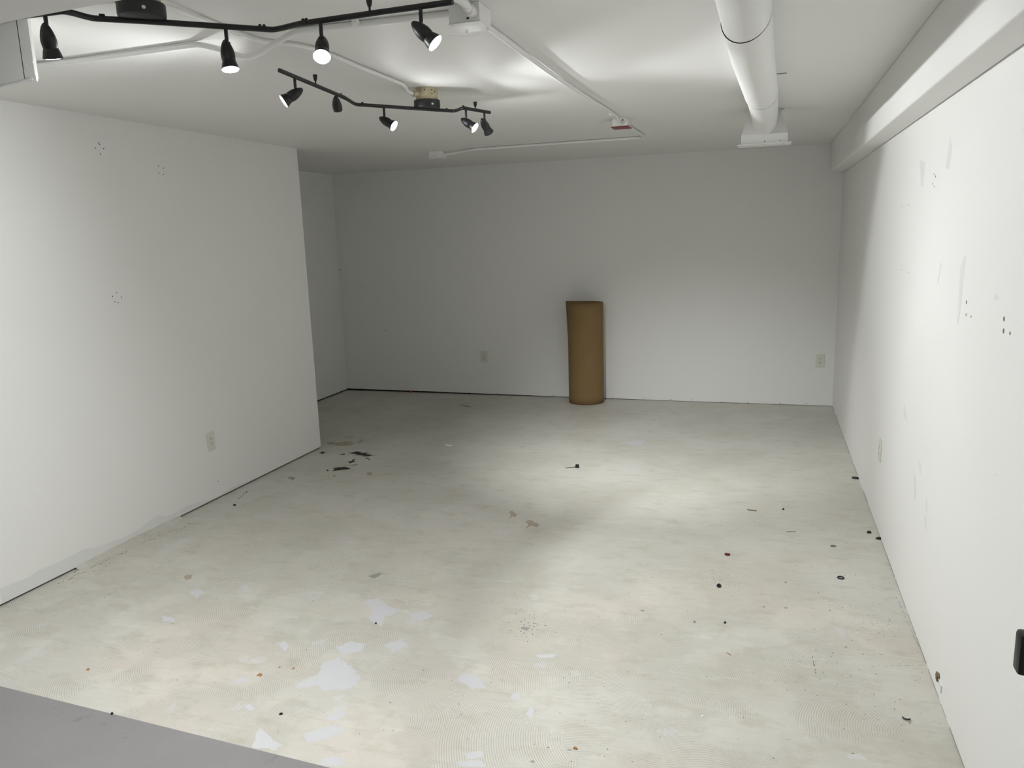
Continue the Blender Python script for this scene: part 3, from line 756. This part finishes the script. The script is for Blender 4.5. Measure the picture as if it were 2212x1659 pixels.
# ================================================================== sheet-metal box beside the soffit
zb_ = 2.075
pa, pb = atZ(0, 191, zb_), atZ(77, 173, zb_)
d = (pb - pa); d.z = 0; d.normalize(); nrm = Vector((d.y, -d.x, 0))
if nrm.dot(CAM - pb) < 0: nrm = -nrm
t = thing('metal_box', (pb.x, pb.y, zb_), 'white painted sheet-metal box hung from ceiling between soffit and partition', 'sheet-metal box')
Rm = Matrix((-d, nrm, Vector((0, 0, 1)))).transposed()      # local x runs from the free end toward the partition
Lb = (XP + .10 - pb.x) / (-d.x)
def lb(nm, bx, mat, bev=0, par=None):
    bm = B(); box(bm, *bx, bev, Rm, pb); return obj(nm, bm, mat, par or t)
lb('box_body', (0.0, Lb, -.009, -.004, .004, H - zb_ - .001), 'white')
lb('end_flange', (.0, .055, -.004, .0, .012, H - zb_ - .001), 'white', .0008)
lb('face_sheet', (.058, Lb, -.004, -.0015, .010, H - zb_ - .001), 'white')
lb('bottom_lip', (.008, Lb, -.006, .006, .0, .006), 'white', .001)
lb('seam', (.0540, .0600, -.0042, -.0008, .012, H - zb_ - .001), 'dark')
lb('corner_tab', (-.006, .03, -.0035, .0015, -.004, .014), 'white')
for x, z in ((.038, .045), (.004, .05)):
    c = pb + Rm @ Vector((x, 0, z)); obj('screw', lathe(B(), [(.005, -.001), (.005, .001), (.003, .003)], c, nrm, 12), 'white', t)

# ================================================================== open door with black handle (leaf lies just outside the picture)
hp, hq = atX(2194, 1353, .385), atX(2199, 1463, .385)
hy, hz = (hp.y + hq.y) / 2, (hp.z + hq.z) / 2
dx0 = .470
bm = B(); box(bm, dx0, dx0 + .04, .45, hy + .07, .01, 2.04, .002)
door = struct('door_1', bm, 'white', 'white door leaf folded open against the scuffed wall, with black handle', 'door')
hs = (hp.z - hq.z) / 2
bm = B(); box(bm, .384, .425, hy - .014, hy + .014, hz - hs, hz + hs, .006); hd = obj('door_handle', bm, 'black', door, True)
hd['label'] = 'black door handle'
bm = B(); lathe(bm, [(.012, 0), (.012, .052)], (.418, hy, hz), (1, 0, 0), 16); obj('handle_spindle', bm, 'black', hd, True)
bm = B(); lathe(bm, [(.027, 0), (.027, .008)], (.462, hy, hz), (1, 0, 0), 24); obj('handle_rose', bm, 'black', hd, True)
struct('trim_1', box(B(), .45, XR, .36, .448, 0, 2.1), 'white', 'white door jamb standing at the hinge side of the open door', 'door jamb')

# ================================================================== small litter on the floor
def litter(name, x, y, bm_fn, mat, label, cat, group=None):
    p = atZ(x, y, 0); bm = B(); bm_fn(bm, p)
    o = obj(name, bm, mat, None, True); tag(o, label, cat, group); return o
def chip(L, Wd, h, ang=0, amp=.25, n=9, bend=0.0):
    def fn(bm, p):
        ca, sa = math.cos(ang), math.sin(ang); lo, hi = [], []
        for i in range(n):
            a = 2 * math.pi * i / n; k = random.uniform(1 - amp, 1 + amp)
            x, y = math.cos(a) * L / 2 * k, math.sin(a) * Wd / 2 * k; zz = bend * (x / (L / 2)) ** 2
            q = p + Vector((x * ca - y * sa, x * sa + y * ca, 0))
            lo.append(bm.verts.new(q + Vector((0, 0, .0004 + zz)))); hi.append(bm.verts.new(p + (q - p) * .72 + Vector((0, 0, h + zz))))
        bm.faces.new(lo[::-1]); bm.faces.new(hi)
        for i in range(n): bm.faces.new((lo[i], lo[(i + 1) % n], hi[(i + 1) % n], hi[i]))
    return fn
def ring(R_, r_, sx=1.0):
    def fn(bm, p):
        tube(bm, [p + Vector((math.cos(a) * R_ * sx, math.sin(a) * R_, r_ + .0003)) for a in [2 * math.pi * i / 20 for i in range(21)]], r_, 8, False)
    return fn
def wire(pts, r_):
    def fn(bm, p):
        tube(bm, smooth_path([p + Vector(q) + Vector((0, 0, r_ + .0003)) for q in pts], 4), r_, 6)
    return fn
def multi(*fs):
    def fn(bm, p):
        for off, f in fs: f(bm, p + Vector(off))
    return fn
litter('black_plug', 1247, 1010, multi(((0, 0, 0), chip(.03, .024, .022, .3, .1)), ((0, 0, 0), wire([(0, 0, .005), (-.03, -.012, .001), (-.05, -.015, .0), (-.075, -.035, 0)], .0022))), 'black', 'black plug with a thin wire tail in the middle of the floor', 'plug')
litter('black_scrap', 1848, 1034, chip(.05, .024, .012, -.3, .2), 'black', 'black scrap near the scuffed wall below the outlet', 'scrap')
litter('petal', 1571, 1199, chip(.03, .022, .007, -.2, .12, 10, .003), 'petal', 'dark crimson petal on the floor', 'petal')
litter('black_clip', 1553, 1267, multi(((0, 0, 0), ring(.011, .004, .6)), ((.0, .004, 0), chip(.012, .024, .010, .2, .1))), 'black', 'small black clip beside a dirt smudge', 'clip')
litter('washer', 1816, 1249, ring(.0125, .003), 'black', 'dark open ring lying on the floor near the scuffed wall', 'washer')
litter('coin', 1800, 1180, chip(.030, .028, .0035, 0, .04, 16), 'coin', 'dull grey coin on the floor near the scuffed wall', 'coin')
litter('black_scrap', 1877, 1151, chip(.024, .02, .010, 0, .15), 'black', 'small black pellet beside the black hair clip', 'scrap')
litter('hair_clip', 1901, 1165, multi(((0, 0, 0), chip(.036, .02, .010, -.3, .3)), ((.01, -.002, 0), ring(.009, .0025)), ((-.008, .004, 0), ring(.008, .0025))), 'black', 'ridged black hair clip touching the foot of the wall', 'hair clip')
litter('pellet', 1692, 1101, chip(.012, .012, .008, 0, .15), 'black', 'single black pellet beside the reddish twig', 'pellet')
litter('twig', 1626, 1103, wire([(-.03, .006, 0), (-.02, .0, 0), (0, -.002, 0), (.022, -.004, 0)], .0025), 'brown', 'thin reddish-brown twig on the floor', 'twig')
litter('hair', 1708, 1149, wire([(-.025, -.01, 0), (-.012, -.004, 0), (0, .002, 0), (.012, .002, 0), (.025, .008, 0)], .0012), 'stain', 'short dark squiggle of hair on the floor', 'hair')
litter('paper_scrap', 970, 963, chip(.075, .018, .006, -.1, .2, 10, .004), 'scrap', 'torn white paper scrap on the floor', 'paper scrap')
litter('flake', 607, 1543, chip(.016, .013, .004, .5, .1, 5), 'black', 'black diamond-shaped flake near the grey floor edge', 'flake')
litter('curl', 1958, 1555, wire([(-.010, .007, .001), (-.008, -.001, .002), (0, -.006, .003), (.008, -.003, .002), (.010, .002, .001)], .0026), 'black', 'black curled shaving near the foot of the wall', 'shaving')
litter('pellet', 507, 1092, chip(.018, .012, .009, .4, .2), 'black', 'black pellet near the foot of the partition', 'pellet')
litter('chip', 1243, 1617, chip(.017, .010, .004, -.5, .2), 'orange', 'reddish-brown chip on the floor near the grey edge', 'chip')
litter('red_bit', 888, 848, chip(.028, .022, .014, 0, .1), 'redbit', 'bright red bit at the foot of the far wall', 'plastic bit')
litter('pellet', 1566, 1346, multi(((0, 0, 0), chip(.011, .009, .006)), ((0, .004, 0), wire([(0, 0, 0), (0, .018, 0)], .0007))), 'black', 'black seed with a fine stalk', 'seed')
litter('pellet', 1500, 1344, chip(.012, .012, .006, 0, .3), 'greyst', 'dusty grey crumb on the floor', 'crumb')
litter('pellet', 242, 1543, chip(.009, .009, .007, 0, .2), 'black', 'tiny black ball on the edge of the grey floor', 'pellet')
litter('white_dot', 1517, 1548, chip(.009, .009, .003, 0, .1), 'scrap', 'tiny white dot on the floor', 'crumb')  # plain white chip draws the dot
litter('wire_bit', 1575, 1413, wire([(-.008, .008, 0), (0, 0, 0), (.006, -.008, 0)], .0013), 'orange', 'short rusty wire bit', 'wire')
litter('pellet', 812, 1347, chip(.008, .007, .005, 0, .3), 'black', 'black crumb on a white bare patch', 'crumb')
litter('wad', 2024, 1467, chip(.03, .022, .016, .3, .35, 11), 'greyst', 'grey dust wad at the torn hole in the wall', 'dust wad')
# fine grit: too many and too small to count
bm = B(); rnd = random.Random(3)
def grit(p, s_):
    a = rnd.uniform(0, 6.28); k = [(math.cos(a + i * 2.09) * s_ * 1.25 * rnd.uniform(.6, 1.4), math.sin(a + i * 2.09) * s_ * rnd.uniform(.6, 1.4)) for i in range(3)]
    vs_ = [bm.verts.new(p + Vector((x, y, .0003))) for x, y in k]; tp = bm.verts.new(p + Vector((0, 0, s_ * .8)))
    for i in range(3): bm.faces.new((vs_[i], vs_[(i + 1) % 3], tp))
def gpx(x, y, s_):
    p = atZ(x, y, 0)
    if XP + .01 < p.x < XR - .008 and 1.95 < p.y < YB - .01: grit(p, s_)
for i in range(330): gpx(rnd.uniform(560, 2050), rnd.uniform(880, 1655), rnd.uniform(.0010, .0026))
for i in range(150): gpx(rnd.gauss(1860, 90), rnd.gauss(1300, 110), rnd.uniform(.0010, .0026))
for i in range(110): gpx(rnd.gauss(1552, 18), rnd.gauss(1246, 10), rnd.uniform(.0008, .002))
for i in range(80): gpx(rnd.gauss(1895, 30), rnd.gauss(1355, 12), rnd.uniform(.0008, .0016))
for i in range(90): gpx(rnd.gauss(430, 160), rnd.gauss(1210, 90), rnd.uniform(.001, .0024))
for i in range(60): gpx(rnd.gauss(760, 40), rnd.gauss(1000, 22), rnd.uniform(.001, .003))
for i in range(60): gpx(rnd.gauss(1137, 14), rnd.gauss(1356, 12), rnd.uniform(.001, .003))
g = obj('floor_grit', bm, 'stain'); tag(g, 'fine dark grit and crumbs scattered over the worn floor', 'grit', kind='stuff')
